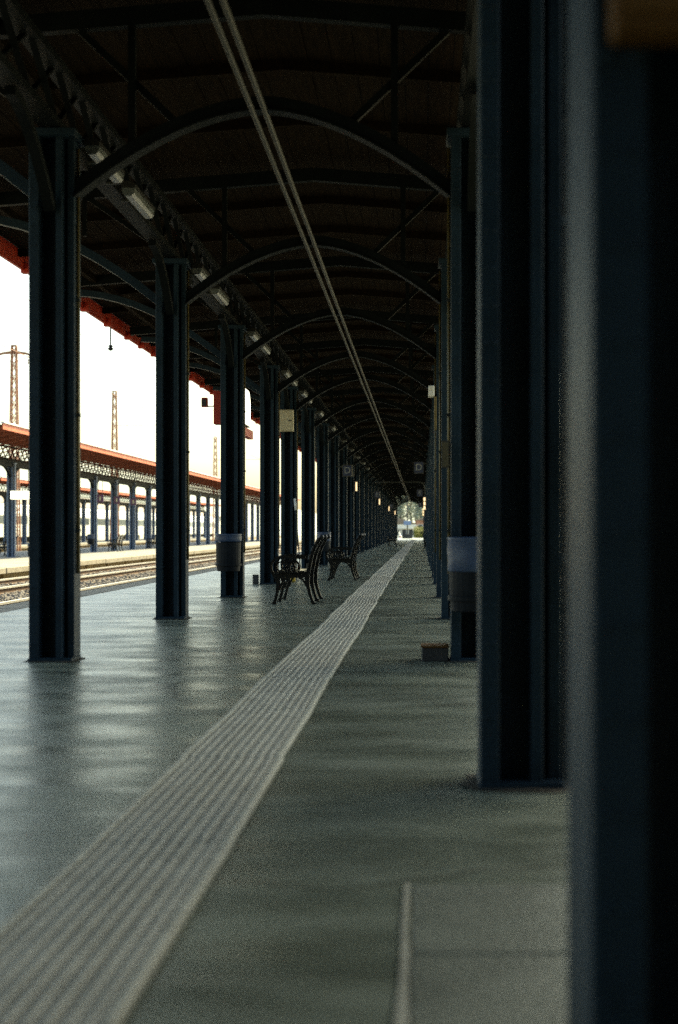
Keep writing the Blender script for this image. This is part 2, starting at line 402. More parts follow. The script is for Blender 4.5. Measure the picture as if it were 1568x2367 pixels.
dpm = MB().tube([(0, 0, -0.02), (0, 0, 1.8), (0, 0, 3.6)], 0.055, 12).mesh("sky_cover_pipe", PAINT, smooth=True)  # added pipe, hides the bright sky slit beside the column
dpc = MB().box(-0.062, 0.058, -0.058, 0.058, -0.015, 0.015).mesh("pipe_clip", PAINT)
def column(x, y, label, group, glint_tube=None, M=CM, z=0.0, sky_cover_pipe=False):
    t = thing("steel_column", label, "column", (x, y, z), 0, group)
    for k, me in M.items(): ob(k, me, t)
    if M is CM: ob("grout_pad", pads[int(abs(y) * 7) % 4], t)
    if glint_tube:
        c = ob("glint_tube", condm, t, (glint_tube * (CW / 2 + 0.012), 0.15, 0))
        for zz in (0.9, 1.7, 2.5, 3.3): ob("glint_tube_clip", clipm, c, (-glint_tube * 0.004, 0, zz))
    if sky_cover_pipe:
        d = ob("sky_cover_pipe", dpm, t, (CW / 2 + 0.062, 0.16, 0))
        for zz in (0.8, 2.0, 3.2): ob("pipe_clip", dpc, d, (0, 0, zz))
    return t
rv = MB()
for kz in range(26):
    for xx in (-CW / 2 + 0.018, -CW / 2 + 0.05):
        rv.v += [(xx + 0.009 * math.cos(R(a)), -0.001, 0.12 + kz * 0.13 + 0.009 * math.sin(R(a))) for a in range(0, 360, 60)] + [(xx, -0.007, 0.12 + kz * 0.13)]
        n = len(rv.v) - 7
        rv.f += [(n + q, n + (q + 1) % 6, n + 6) for q in range(6)]
rvm = rv.mesh("rivets", PAINT)
SPECIAL_L = {5: "with litter bin and lit sign", 7: "with cream box on it"}
SPECIAL_R = {3: "with blue and black litter bin"}
vis = 0
for i, fy in enumerate(FRAMES):
    if fy < 3: continue
    k = i - 2
    sfx = " " + SPECIAL_L[i] if i in SPECIAL_L else ""
    lab = "left row blue-grey steel column, %s along the platform%s" % (ORD[max(k - 1, 0)], sfx) if k else "left row blue-grey steel column just outside the picture, nearest the camera"
    last = column(LX, fy, lab, "steel columns of the left row", 1 if i < 8 else None)
    if i in (3, 4, 5): ob("rivets", rvm, last)["kind"] = "stuff"
    sfx = " " + SPECIAL_R[i] if i in SPECIAL_R else ""
    last = column(RX, fy, "right row blue-grey steel column, %s back from the blurred nearest one%s" % (ORD[k], sfx), "steel columns of the right row", -1 if i in (3, 4, 5) else None, sky_cover_pipe=(i % 2 == 0))
    if i in (2, 3, 4): ob("rivets", rvm, last)["kind"] = "stuff"
near = column(RX + 0.052, 1.95, "huge blurred dark steel column nearest the camera at the right edge", "steel columns of the right row")
rvo = ob("rivets", rvm, near); rvo["kind"] = "stuff"
near.scale = (1.16, 1.22, 1.0)
for fy in (-22.8, -18.15, -13.5, -8.85):
    column(RX, fy, "right row steel column standing behind the camera, out of the picture", "steel columns behind the camera")
for fy in (-22.8, -18.15, -13.5, -8.85, -4.22, 0.43):
    column(LX, fy, "left row steel column standing beside the camera, out of the picture", "steel columns beside the camera")

# ------------------------------------------------------------------ canopy
canopy = thing("platform_canopy", "long dark timber and steel platform roof on arched blue-grey ribs overhead", "canopy", (CX, 0, EAVE_Z))
def roof_z(x):  # underside of rafters, world
    return EAVE_Z + (RIDGE_Z - EAVE_Z) * (1 - abs(x - CX) / (EAVE_R - CX))
def loc(x, z): return (x - CX, z - EAVE_Z)
HB = (RX - LX) / 2 - CW / 2           # inner half span
def arch_pts(n=18):
    P = []
    for k in range(n + 1):
        u = -1 + 2 * k / n
        zz = 3.26 + 0.60 * (1 - abs(u) ** 1.75)
        P.append((u * HB, 0, zz - EAVE_Z))
    return P
AP = arch_pts()
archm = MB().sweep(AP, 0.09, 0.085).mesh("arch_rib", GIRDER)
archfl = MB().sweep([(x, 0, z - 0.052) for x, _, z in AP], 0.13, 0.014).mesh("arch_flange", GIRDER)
rafL = MB().bar((EAVE_L - CX + 0.06, 0, 0.03), (0, 0, RIDGE_Z - EAVE_Z + 0.03), 0.08, 0.13).mesh("main_rafter", GIRDER)
rafR = MB().bar((EAVE_R - CX - 0.06, 0, 0.03), (0, 0, RIDGE_Z - EAVE_Z + 0.03), 0.08, 0.13).mesh("main_rafter", GIRDER)
def brk(sgn):
    P = []; x0 = sgn * (HB + CW); x1 = sgn * (EAVE_R - CX - 0.25)
    for k in range(11):
        u = k / 10
        P.append((x0 + (x1 - x0) * u, 0, (3.24 + (4.10 - 3.24) * (1 - (1 - u) ** 1.9)) - EAVE_Z))
    return MB().sweep(P, 0.10, 0.085).mesh("outer_bracket", PAINT)
brL, brR = brk(-1), brk(1)
webs = []
for u in (-0.7, 0.7):
    x = u * HB; za = 3.26 + 0.60 * (1 - abs(u) ** 1.75) - EAVE_Z; zb = roof_z(CX + x) - EAVE_Z
    webs.append(MB().bar((x, 0, za), (x, 0, zb), 0.05, 0.05).mesh("strut", GIRDER))
for a, b_ in ((-0.98, -0.45), (0.98, 0.45)):
    za = roof_z(CX + a * HB) - EAVE_Z - .03; zb = 3.26 + 0.60 * (1 - abs(b_) ** 1.75) - EAVE_Z
    webs.append(MB().bar((a * HB, 0.02, za), (b_ * HB, 0.02, zb), 0.035, 0.05).mesh("diagonal", GIRDER))
for sgn in (-1, 1):
    x = sgn * (HB + CW + 0.75); webs.append(MB().bar((x, 0, -0.3), (x, 0, roof_z(CX + x) - EAVE_Z), 0.04, 0.05).mesh("strut", GIRDER))
    webs.append(MB().bar((sgn * (HB + CW / 2), 0, 3.7 - EAVE_Z), (sgn * (HB + CW + 0.75), 0, roof_z(CX + sgn * (HB + CW + .75)) - EAVE_Z), 0.035, 0.05).mesh("diagonal", GIRDER))
for fy in FRAMES:
    yy = fy + CD / 2
    a = ob("arch_rib", archm, canopy, (0, yy, 0))
    ob("arch_flange", archfl, a)
    for me in webs: ob(me.name.split(".")[0], me, a)
    ob("main_rafter", rafL, canopy, (0, yy, 0)); ob("main_rafter", rafR, canopy, (0, yy, 0))
    ob("outer_bracket", brL, canopy, (0, yy, 0)); ob("outer_bracket", brR, canopy, (0, yy, 0))
# lattice girders over the columns, bay by bay; common rafters; boards
GC = {}
def girder_meshes(Lb, z0=3.64, z1=4.12, m=GIRDER, n=None, t=""):
    key = (round(Lb, 2), z0, z1, m.name)
    if key in GC: return GC[key]
    n = n or max(3, round(Lb / 0.66)); st = Lb / n
    ch = MB().box(-0.07, 0.07, 0, Lb, 0.0, 0.055).box(-0.07, 0.07, 0, Lb, z1 - z0 - 0.055, z1 - z0).mesh("lattice_girder", m)
    b1 = MB().bar((-0.018, 0.0, 0.03), (-0.018, st, z1 - z0 - 0.03), 0.014, 0.045, up=(1, 0, 0)).mesh("lattice_bar", m)
    b2 = MB().bar((0.018, st, 0.03), (0.018, 0.0, z1 - z0 - 0.03), 0.014, 0.045, up=(1, 0, 0)).mesh("lattice_bar", m)
    GC[key] = (ch, b1, b2, n, st); return GC[key]
def girder(parent, x, y, z, Lb, z0=3.64, z1=4.12, m=GIRDER):
    ch, b1, b2, n, st = girder_meshes(Lb, z0, z1, m)
    g = ob("lattice_girder", ch, parent, (x, y, z))
    for k in range(n):
        ob("lattice_bar", b1, g, (0, k * st, 0)); ob("lattice_bar", b2, g, (0, k * st, 0))
    return g
BC = {}
NB = 20
def board_me(Lb, side, k):
    key = (round(Lb, 2), side, k)
    if key in BC: return BC[key]
    half = EAVE_R - CX + 0.02
    a = k / NB * half; b_ = (k + 1) / NB * half - 0.006
    H = RIDGE_Z - EAVE_Z
    za = H * (1 - a / (EAVE_R - CX)) + 0.205; zb = H * (1 - b_ / (EAVE_R - CX)) + 0.205
    s = side
    jit = (0.0, 0.004, -0.003, 0.006, 0.001)[(k * 3) % 5]
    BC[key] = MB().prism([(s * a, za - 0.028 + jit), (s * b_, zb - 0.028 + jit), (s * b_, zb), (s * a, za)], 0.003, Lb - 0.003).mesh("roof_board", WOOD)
    return BC[key]
rafcL = MB().bar((EAVE_L - CX - 0.05, 0, 0.135), (0, 0, RIDGE_Z - EAVE_Z + 0.135), 0.06, 0.09).mesh("common_rafter", WOOD)
rafcR = MB().bar((EAVE_R - CX + 0.05, 0, 0.135), (0, 0, RIDGE_Z - EAVE_Z + 0.135), 0.06, 0.09).mesh("common_rafter", WOOD)
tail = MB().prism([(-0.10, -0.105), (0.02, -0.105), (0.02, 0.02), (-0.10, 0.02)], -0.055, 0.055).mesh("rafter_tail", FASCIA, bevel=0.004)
far_b = MB()
ys = FRAMES + [FRAMES[-1] + 4.65 * 0]
spans = [(Y_BACK, FRAMES[0])] + [(FRAMES[i], FRAMES[i + 1]) for i in range(len(FRAMES) - 1)]
knm = []
for sgn in (-1, 1):
    P = [(0, sgn * (CD / 2 + 0.0 + 0.95 * u), 3.10 + 0.52 * (1 - (1 - u) ** 1.8) - EAVE_Z) for u in [k / 8 for k in range(9)]]
    knm.append(MB().sweep(P, 0.07, 0.06, side=(1, 0, 0)).mesh("knee_brace", GIRDER))
for (ya, yb) in spans:
    Lb = yb - ya
    yo = ya + CD / 2
    for x in (LX, RX): girder(canopy, x - CX, yo, 3.66 - EAVE_Z, Lb)
    for j in (1, 2):
        for me in (rafcL, rafcR): ob("common_rafter", me, canopy, (0, yo + Lb * j / 3, 0))
    for j in (0, 1, 2):
        for x in (EAVE_L - CX, EAVE_R - CX):
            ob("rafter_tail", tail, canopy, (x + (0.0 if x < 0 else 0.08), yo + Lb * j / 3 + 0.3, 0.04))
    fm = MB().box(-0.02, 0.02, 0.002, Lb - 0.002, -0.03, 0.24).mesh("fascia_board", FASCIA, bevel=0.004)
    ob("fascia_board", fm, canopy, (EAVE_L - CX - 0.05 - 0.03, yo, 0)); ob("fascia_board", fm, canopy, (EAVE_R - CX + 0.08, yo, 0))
    if 4 < ya < 33:
        for s in (-1, 1):
            for k in range(NB): ob("roof_board", board_me(Lb, s, k), canopy, (0, yo, 0))
    else:
        half = EAVE_R - CX + 0.02; H = RIDGE_Z - EAVE_Z
        for s in (-1, 1):
            for k in range(NB):
                a = k / NB * half; b_ = (k + 1) / NB * half - 0.006
                za = H * (1 - a / (EAVE_R - CX)) + 0.205; zb = H * (1 - b_ / (EAVE_R - CX)) + 0.205
                far_b.prism([(s * a, za - 0.028), (s * b_, zb - 0.028), (s * b_, zb), (s * a, za)], yo + 0.003, yo + Lb - 0.003)
o = ob("roof_board", far_b.mesh("roof_boards_far", WOOD), canopy); o["kind"] = "stuff"
for fy in FRAMES:
    for x in (LX, RX):
        for me in knm: ob("knee_brace", me, canopy, (x - CX, fy + CD / 2, 0))
# purlins and roof covering
for xx in (-3.3, -1.9, 1.9, 3.3):
    z = (RIDGE_Z - EAVE_Z) * (1 - abs(xx) / (EAVE_R - CX)) + 0.05
    ob("purlin", MB().box(-0.035, 0.035, Y_BACK, Y_END, -0.03, 0.06).mesh("purlin", WOOD), canopy, (xx, 0, z - 0.03))
HH = RIDGE_Z - EAVE_Z
for s in (-1, 1):
    e = EAVE_R - CX + 0.12
    me = MB().prism([(0, HH + 0.215), (s * e, 0.19), (s * e, 0.225), (0, HH + 0.25)], Y_BACK, Y_END + .3).mesh("roof_sheet", ROOFM)
    ob("roof_sheet", me, canopy)

# twin conduits under the crown
for i, dx in enumerate((-0.042, 0.042)):
    me = MB()
    pts = []
    yy = -4
    while yy < Y_END:
        pts.append((-1.125 + dx, yy, 3.80 + 0.006 * math.sin(yy * 1.3 + i))); yy += 2.3
    c = ob("ceiling_pipe", me.tube(pts, 0.021, 8).mesh("ceiling_pipe", GALV, smooth=True))
    tag(c, ("left" if i == 0 else "right") + " one of the two pale pipes running along the canopy crown", "pipe", "pale pipes under the canopy crown")
    hm = MB().box(-0.012, 0.012, -0.01, 0.01, 0.0, 0.10).mesh("hanger", GALV)
    for fy in FRAMES[2:18]: ob("hanger", hm, c, (-1.125 + dx, fy + CD / 2, 3.805))
cp = ob("cross_pipe", MB().tube([(-2.3, 72, 3.33), (-1.2, 72, 3.35), (-0.15, 72, 3.35), (0.1, 72, 3.28), (0.19, 72, 3.05), (0.19, 72, 2.7)], 0.03, 8).mesh("cross_pipe", GALV, smooth=True))
tag(cp, "thin pale pipe crossing the canopy between the far column rows", "pipe")

# fluorescent lamps along the left row (unlit)
lm_h = MB().prism([(-0.055, 0.06), (-0.03, 0.085), (0.03, 0.085), (0.055, 0.06), (0.055, 0.03), (-0.055, 0.03)], -0.42, 0.42).mesh("housing", LAMPH)
lm_d = MB().prism([(-0.05, 0.031), (0.05, 0.031), (0.045, -0.01), (0.025, -0.032), (-0.025, -0.032), (-0.045, -0.01)], -0.41, 0.41).mesh("diffuser", OPAL)
lm_a = MB().box(-0.20, 0.01, -0.012, 0.012, 0.085, 0.105).mesh("bracket_arm", GALV)
nl = 0
for i, fy in enumerate(FRAMES):
    if fy < 5 or fy > 60: continue
    for off in (1.85,) if i > 9 else (0.62, 1.85):
        t = thing("tube_lamp", "white tube lamp, %s back along the left row of ceiling lamps" % ORD[nl], "lamp", (LX + 0.24, fy + off, 3.56), 0, "unlit tube lamps beside the left columns")
        ob("housing", lm_h, t); ob("diffuser", lm_d, t)
        for yy in (-0.3, 0.3): ob("bracket_arm", lm_a, t, (0, yy, 0))
        nl += 1

# ------------------------------------------------------------------ benches
FR = (0.10, 0.75, 1.40)
def arc(cx, cz, r, a0, a1, n=10): return [(cx + r * math.cos(R(a0 + (a1 - a0) * k / n)), 0, cz + r * math.sin(R(a0 + (a1 - a0) * k / n))) for k in range(n + 1)]
f_m = MB()
f_m.sweep([(0.0, 0, 0.345), (0.10, 0, 0.352), (0.22, 0, 0.345), (0.34, 0, 0.35), (0.415, 0, 0.375)], 0.035, [0.06, 0.05, 0.045, 0.05, 0.06])
f_m.sweep([(0.40, 0, 0.34), (0.425, 0, 0.45), (0.445, 0, 0.56), (0.485, 0, 0.68), (0.545, 0, 0.79), (0.572, 0, 0.815)], 0.036, [0.05, 0.045, 0.042, 0.04, 0.036, 0.04])
f_m.lathe([(0.0, 0.79), (0.022, 0.797), (0.032, 0.818), (0.022, 0.842), (0.004, 0.85)], 8, 0.575, 0)
f_m.sweep([(0.285, 0, 0.335), (0.35, 0, 0.30), (0.395, 0, 0.23), (0.42, 0, 0.17)], 0.026, 0.026)
f_m.sweep([(0.18, 0, 0.335), (0.12, 0, 0.30), (0.085, 0, 0.24), (0.06, 0, 0.17)], 0.026, 0.026)
f_m = f_m.mesh("cast_frame", IRON)
fl_m = MB().sweep([(0.035, 0, 0.33), (0.05, 0, 0.25), (0.035, 0, 0.14), (0.01, 0, 0.04), (-0.002, 0, 0.012)], 0.036, [0.07, 0.05, 0.036, 0.034, 0.05]).box(-0.03, 0.03, -0.022, 0.022, 0.0, 0.014).mesh("front_leg", IRON)
rl_m = MB().sweep([(0.40, 0, 0.34), (0.405, 0, 0.25), (0.425, 0, 0.15), (0.46, 0, 0.05), (0.478, 0, 0.012)], 0.036, [0.06, 0.046, 0.036, 0.034, 0.05]).box(0.45, 0.51, -0.022, 0.022, 0.0, 0.014).mesh("rear_leg", IRON)
ar = [(0.45, 0, 0.575), (0.38, 0, 0.563), (0.27, 0, 0.568), (0.16, 0, 0.575)] + arc(0.085, 0.455, 0.125, 78, 285, 14) + arc(0.115, 0.43, 0.075, -90, 110, 8)
ar_m = MB().sweep(ar, 0.034, 0.028).sweep(arc(0.085, 0.46, 0.058, 0, 300, 10), 0.026, 0.018).sweep([(-0.03, 0, 0.40), (0.0, 0, 0.34), (0.04, 0, 0.30)], 0.03, 0.03).mesh("armrest", IRON)
sl_s = MB().box(-0.030, 0.030, 0, 1.5, -0.011, 0.011).mesh("seat_slat", SLAT, bevel=0.004)
sl_b = MB().box(-0.010, 0.010, 0, 1.5, -0.034, 0.034).mesh("back_slat", SLAT, bevel=0.004)
def bench(x, y, label, rz=0.0, z=0.0, group="black cast iron benches"):
    t = thing("bench", label, "bench", (x, y, z), rz, group)
    for fy in FR:
        f = ob("cast_frame", f_m, t, (0, fy, 0))
        ob("front_leg", fl_m, f); ob("rear_leg", rl_m, f); ob("armrest", ar_m, f)
    for xx, zz, tl in ((0.035, 0.392, 0.03), (0.112, 0.398, 0.0), (0.19, 0.394, 0.0), (0.268, 0.392, -0.02), (0.346, 0.402, -0.10)):
        s = ob("seat_slat", sl_s, t, (xx, 0, zz)); s.rotation_euler = (0, tl, 0)
    for xx, zz in ((0.408, 0.47), (0.432, 0.575), (0.470, 0.678), (0.522, 0.775)):
        s = ob("back_slat", sl_b, t, (xx, 0, zz)); s.rotation_euler = (0, 0.13 + (zz - 0.47) * 1.1, 0)
    return t
bench(-1.787, 17.2, "nearest black cast iron bench with curled armrest beside the ribbed strip")
bench(-1.655, 25.4, "black cast iron bench standing just behind the nearest one")
bench(-1.84, 78.5, "tiny dark bench far down the platform near the bright opening")
bench(0.56, 62.5, "small dark bench back peeking from the right columns near the bright opening", R(180))

# ------------------------------------------------------------------ bins
b_body = MB().lathe([(0.135, 0.36), (0.150, 0.365), (0.162, 0.50), (0.166, 0.74), (0.160, 0.742)], 24).mesh("body", BINM, smooth=False)
b_bag = MB().lathe([(0.1685, 0.75), (0.174, 0.765), (0.176, 0.80), (0.172, 0.835), (0.178, 0.846), (0.172, 0.856), (0.150, 0.853), (0.146, 0.78), (0.02, 0.775)], 24).mesh("rim_band", BINBLUE, smooth=True)
b_bag2 = MB().lathe([(0.1685, 0.625), (0.174, 0.635), (0.171, 0.70), (0.177, 0.76), (0.172, 0.835), (0.178, 0.846), (0.172, 0.856), (0.150, 0.853), (0.146, 0.78), (0.02, 0.775)], 24).mesh("liner_bag", BINBLUE, smooth=True)
b_mt = MB().box(-0.03, 0.03, 0.14, 0.215, 0.42, 0.48).box(-0.03, 0.03, 0.14, 0.215, 0.66, 0.72).mesh("wall_bracket", GALV)
b_hoop = MB().lathe([(0.168, 0.43), (0.172, 0.435), (0.172, 0.46), (0.168, 0.465)], 24).mesh("hoop", BINM)
def bin_(x, y, label, bag=False, z=0.0):
    t = thing("litter_bin", label, "bin", (x, y, z), 0, "litter bins hung on columns")
    ob("body", b_body, t)
    ob("liner_bag" if bag else "rim_band", b_bag2 if bag else b_bag, t)
    ob("wall_bracket", b_mt, t); ob("hoop", b_hoop, t)
    return t
bin_(LX - 0.01, FRAMES[5] - 0.215, "dark round litter bin with blue rim on left column before the bench")
bin_(RX + 0.0, FRAMES[3] - 0.215, "blue and black litter bin hung on the right-hand column", True)
bin_(LX + 0.06, FRAMES[9] - 0.215, "blue-topped litter bin on left column behind the nearest bench's backrest", True)
# low dark box at the foot of a right column
t = thing("low_box", "low dark box on the floor against a right column foot", "box", (0.095, FRAMES[3] + 0.02, 0))
bx("case", -0.092, 0.092, 0.0, 0.24, 0.0, 0.095, DARK, t, 0.006); bx("lid", -0.098, 0.098, -0.006, 0.246, 0.095, 0.108, BROWNBOX, t, 0.004)
# small dark junction box at the foot of a left column
t = thing("floor_junction_box", "small dark box at the outer foot of left column beyond the bin", "box", (LX - CW / 2 - 0.08, FRAMES[6] + 0.02, 0))
bx("case", -0.045, 0.045, 0, 0.12, 0, 0.15, DARK, t, 0.005); bx("lid", -0.05, 0.05, -0.005, 0.125, 0.15, 0.162, DARK, t, 0.003)
t = thing("yellow_box", "small yellow box on the floor seen under the nearest bench", "box", (-2.27, 24.9, 0))
bx("tub", -0.06, 0.06, 0, 0.12, 0, 0.11, YELLOW, t, 0.008); bx("rim", -0.068, 0.068, -0.008, 0.128, 0.11, 0.13, YELLOW, t, 0.003)
# leaning pole
t = thing("leaning_pole", "slim pale pole leaning on a left column behind the bench", "pole", (-2.255, 26.7, 0))
ob("shaft", MB().tube([(0, 0, 0), (-0.12, 0.22, 1.28)], 0.011, 6).mesh("shaft", GALV, smooth=True), t)
ob("grip", MB().tube([(-0.12, 0.22, 1.28), (-0.142, 0.26, 1.50)], 0.02, 8).mesh("grip", WHITE, smooth=True), t)

# ------------------------------------------------------------------ boxes and signs on columns
def text_mesh(ch, size, m):
    cu = bpy.data.curves.new("letter", 'FONT'); cu.body = ch; cu.size = size; cu.align_x = 'CENTER'; cu.align_y = 'CENTER'; cu.extrude = 0.004
    tmp = bpy.data.objects.new("tmp_letter", cu); COL.objects.link(tmp)
    dg = bpy.context.evaluated_depsgraph_get(); me = bpy.data.meshes.new_from_object(tmp.evaluated_get(dg))
    bpy.data.objects.remove(tmp); me.materials.clear(); me.materials.append(m); return me
def sector_sign(x, y, z, ch, label, arm, case):
    t = thing("sector_sign", label, "sign", (x, y, z), 0, "hanging platform letter signs")
    bx("casing", -0.14, 0.14, 0.0, 0.14, -0.17, 0.17, case, t, 0.006)
    bx("face", -0.122, 0.122, -0.006, 0.0, -0.152, 0.152, NAVY, t)
    l = ob("letter", text_mesh(ch, 0.27, LETTER), t, (0, -0.009, 0)); l.rotation_euler = (R(90), 0, 0)
    bx("arm", min(0.14 * arm, arm * 0.34), max(0.14 * arm, arm * 0.34), 0.05, 0.09, 0.10, 0.14, GALV, t)
for i, (yy, ch) in enumerate(((42.2, "D"), (71.0, "E"), (100.0, "F"))):
    yc = min(FRAMES, key=lambda f: abs(f - yy)) - 0.03 + 0.05
    dist = ("nearest", "second", "third")[i]
    sector_sign(LX + 0.40, yc, 2.63, ch, "%s hanging sign with the letter %s on the left columns" % (dist, ch), -1, CASEB)
    sector_sign(RX - 0.42, yc, 2.72, ch, "%s hanging sign with the letter %s on the right columns" % (dist, ch), 1, DARK)
# cream cabinet
t = thing("cabinet", "cream metal cabinet box high on a left column", "cabinet", (LX - 0.04, FRAMES[7] - 0.004, 2.99))
bx("case", -0.145, 0.145, -0.18, 0.0, -0.205, 0.205, CREAM, t, 0.006); bx("door", -0.13, 0.13, -0.188, -0.181, -0.19, 0.19, CREAM, t, 0.003); bx("latch", 0.06, 0.12, -0.198, -0.188, -0.012, 0.004, DARK, t)
# lit round-topped sign lying along the track side of the binned column
t = thing("lit_sign", "glowing white round-topped sign box beside the column with the dark bin", "sign", (LX + 0.055, FRAMES[5] + 0.36, 2.36))
def rt(y0, y1, h, r, off=0.0):
    P = [(y0 + off, off), (y1 - off, off)] + [(y1 - off - r + r * math.cos(R(a)), h - off - r + r * math.sin(R(a))) for a in range(0, 91, 15)] + [(y0 + off + r - r * math.sin(R(a)), h - off - r + r * math.cos(R(a))) for a in range(0, 91, 15)]
    return P
def prism_x(poly, x0, x1, name, m):
    mb = MB(); n = len(poly)
    mb.v = [(x0, a, b_) for a, b_ in poly] + [(x1, a, b_) for a, b_ in poly]
    mb.f = [tuple(range(n)), tuple(range(2 * n - 1, n - 1, -1))] + [((k + 1) % n, k, k + n, (k + 1) % n + n) for k in range(n)]
    return mb.mesh(name, m)
ob("casing", prism_x(rt(0, 0.86, 0.52, 0.24), -0.05, 0.045, "casing", DARK), t)
ob("face", prism_x(rt(0, 0.86, 0.52, 0.22, 0.02), 0.046, 0.056, "face", LITSIGN), t)
bx("mount", -0.05, 0.03, -0.03, 0.02, 0.1, 0.2, DARK, t)
bx("lower_frame", -0.04, 0.04, 0.1, 1.3, -0.14, -0.02, FASCIA, t, 0.004)
# box and horn speaker on the outer side
t = thing("wall_box", "tall narrow box on the outer side of the column with the dark bin", "box", (LX - CW / 2 - 0.06, FRAMES[5] + 0.1, 2.33))
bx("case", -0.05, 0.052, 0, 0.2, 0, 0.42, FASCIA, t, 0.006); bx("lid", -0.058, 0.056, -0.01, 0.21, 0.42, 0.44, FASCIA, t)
t = thing("loudspeaker", "small rounded loudspeaker on an arm over the track side", "loudspeaker", (LX - CW / 2 - 0.23, FRAMES[5] + 0.12, 2.56))
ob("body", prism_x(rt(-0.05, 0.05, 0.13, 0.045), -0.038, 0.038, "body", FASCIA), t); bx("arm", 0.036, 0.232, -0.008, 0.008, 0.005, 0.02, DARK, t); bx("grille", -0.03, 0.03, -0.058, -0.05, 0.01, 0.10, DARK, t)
# white unit on right columns
t = thing("camera_unit", "small white camera unit projecting from a right column high up", "camera", (0.13, FRAMES[5] + 0.02, 2.66))
bx("housing", -0.035, 0.045, -0.22, 0.06, 0.02, 0.16, WHITE, t, 0.008); bx("bracket", 0.0, 0.085, 0.06, 0.10, 0.03, 0.07, DARK, t); bx("base", 0.045, 0.075, -0.05, 0.05, -0.42, 0.03, BRASS, t, 0.004)
t = thing("notice_plate", "small dull yellow plate on a right column edge above the bin", "plate", (RX - 0.185, FRAMES[3] - 0.012, 1.42))
bx("plate", -0.022, 0.022, -0.004, 0.004, -0.085, 0.085, CASEB, t); bx("frame", -0.026, 0.026, 0.004, 0.012, -0.095, 0.095, DARK, t)
t = thing("notice_box", "blurred brown wooden notice box on the nearest right column at the top corner", "notice box", (RX + 0.075, 1.945, 1.56))
bx("case", -0.17, 0.17, -0.07, 0.0, 0.0, 0.42, BROWNBOX, t, 0.006); bx("frame", -0.155, 0.155, -0.078, -0.071, 0.02, 0.40, BROWNBOX, t, 0.004)
# small lit displays on far columns
for i, (yy, zz) in enumerate(((51.0, 2.30), (78.9, 2.32), (101.5, 2.30), (124.0, 2.30))):
    fy = min(FRAMES, key=lambda f: abs(f - yy))
    t = thing("lit_display", "small warm glowing lamp on a left column, %s of four" % ("nearest", "second", "third", "farthest")[i], "lamp", (LX + CW / 2 + 0.07, fy + 0.02, zz), 0, "small glowing lamps on the left columns")
    bx("casing", -0.066, 0.05, -0.02, 0.16, -0.03, 0.34, DARK, t, 0.004); bx("glass", 0.0, 0.052, -0.03, -0.02, 0.0, 0.31, AMBER, t)
for i, (yy, zz) in enumerate(((59.8, 1.78), (96.9, 1.9))):
    fy = min(FRAMES, key=lambda f: abs(f - yy))
    t = thing("lit_display", "small warm glowing lamp on a right column, %s" % ("nearer of the two", "farther of the two")[i], "lamp", (RX - CW / 2 - 0.06, fy + 0.02, zz), 0, "small glowing lamps on the right columns")
    bx("casing", -0.05, 0.056, -0.02, 0.12, -0.03, 0.54, DARK, t, 0.004)
    for q in range(3): bx("glass", -0.045, 0.03, -0.03, -0.02, 0.0 + q * 0.18, 0.14 + q * 0.18, AMBER, t)
# insulator hanging from the left eave
t = thing("hanging_insulator", "thin rod with an insulator hanging below the left roof edge", "insulator", (EAVE_L - 0.05, 22.8, 3.82))
ob("rod", MB().tube([(0, 0, 0.04), (0, 0, 0.36)], 0.011, 6).mesh("rod", DARK), t)
ob("insulator", MB().lathe([(0.01, 0.06), (0.045, 0.03), (0.02, 0.02), (0.05, -0.01), (0.015, -0.04)], 10).mesh("insulator", DARK), t)

# ------------------------------------------------------------------ tracks
rail_prof = [(-0.07, 0), (0.07, 0), (0.07, 0.012), (0.012, 0.03), (0.012, 0.115), (0.036, 0.125), (0.036, 0.158), (-0.036, 0.158), (-0.036, 0.125), (-0.012, 0.115), (-0.012, 0.03), (-0.07, 0.012)]
slp = MB().prism([(-1.25, 0), (1.25, 0), (1.22, 0.10), (-1.22, 0.10)], -0.12, 0.12).mesh("sleeper", SLEEPER)
def track(x, zr, label, y0, y1, n0, n1):
    t = thing("railway_track", label, "track", (x, 0, zr - 0.158), 0, "railway tracks")
    for s in (-1, 1):
        r = ob("rail", MB().prism(rail_prof, y0, y1).mesh("rail", RAILSIDE), t, (s * 0.7535, 0, 0))
        ob("running_surface", MB().box(-0.0385, 0.0385, y0, y1, 0.122, 0.161).mesh("running_surface", RAILTOP), r)
    far = MB()
    yy = y0 + 0.3; k = 0
    while yy < y1:
        if n0 <= yy <= n1: ob("sleeper", slp, t, (0, yy, -0.1))
        else:
            far.box(-1.25, 1.25, yy - 0.12, yy + 0.12, -0.1, 0.0)
        yy += 0.62
    if far.v:
        o = ob("sleeper", far.mesh("sleepers_far", SLEEPER), t); o["kind"] = "stuff"
track(-6.52, -0.35, "railway track nearest the left platform edge", -20, 320, 14, 120)
track(-9.97, -0.35, "railway track running along the opposite platform", -20, 320, 20, 160)
track(-23.2, -0.35, "railway track beyond the opposite platform", 20, 360, 70, 200)
track(EDGE_R + 1.6, -0.35, "railway track hidden behind the right columns", -20, 320, 0, 1)
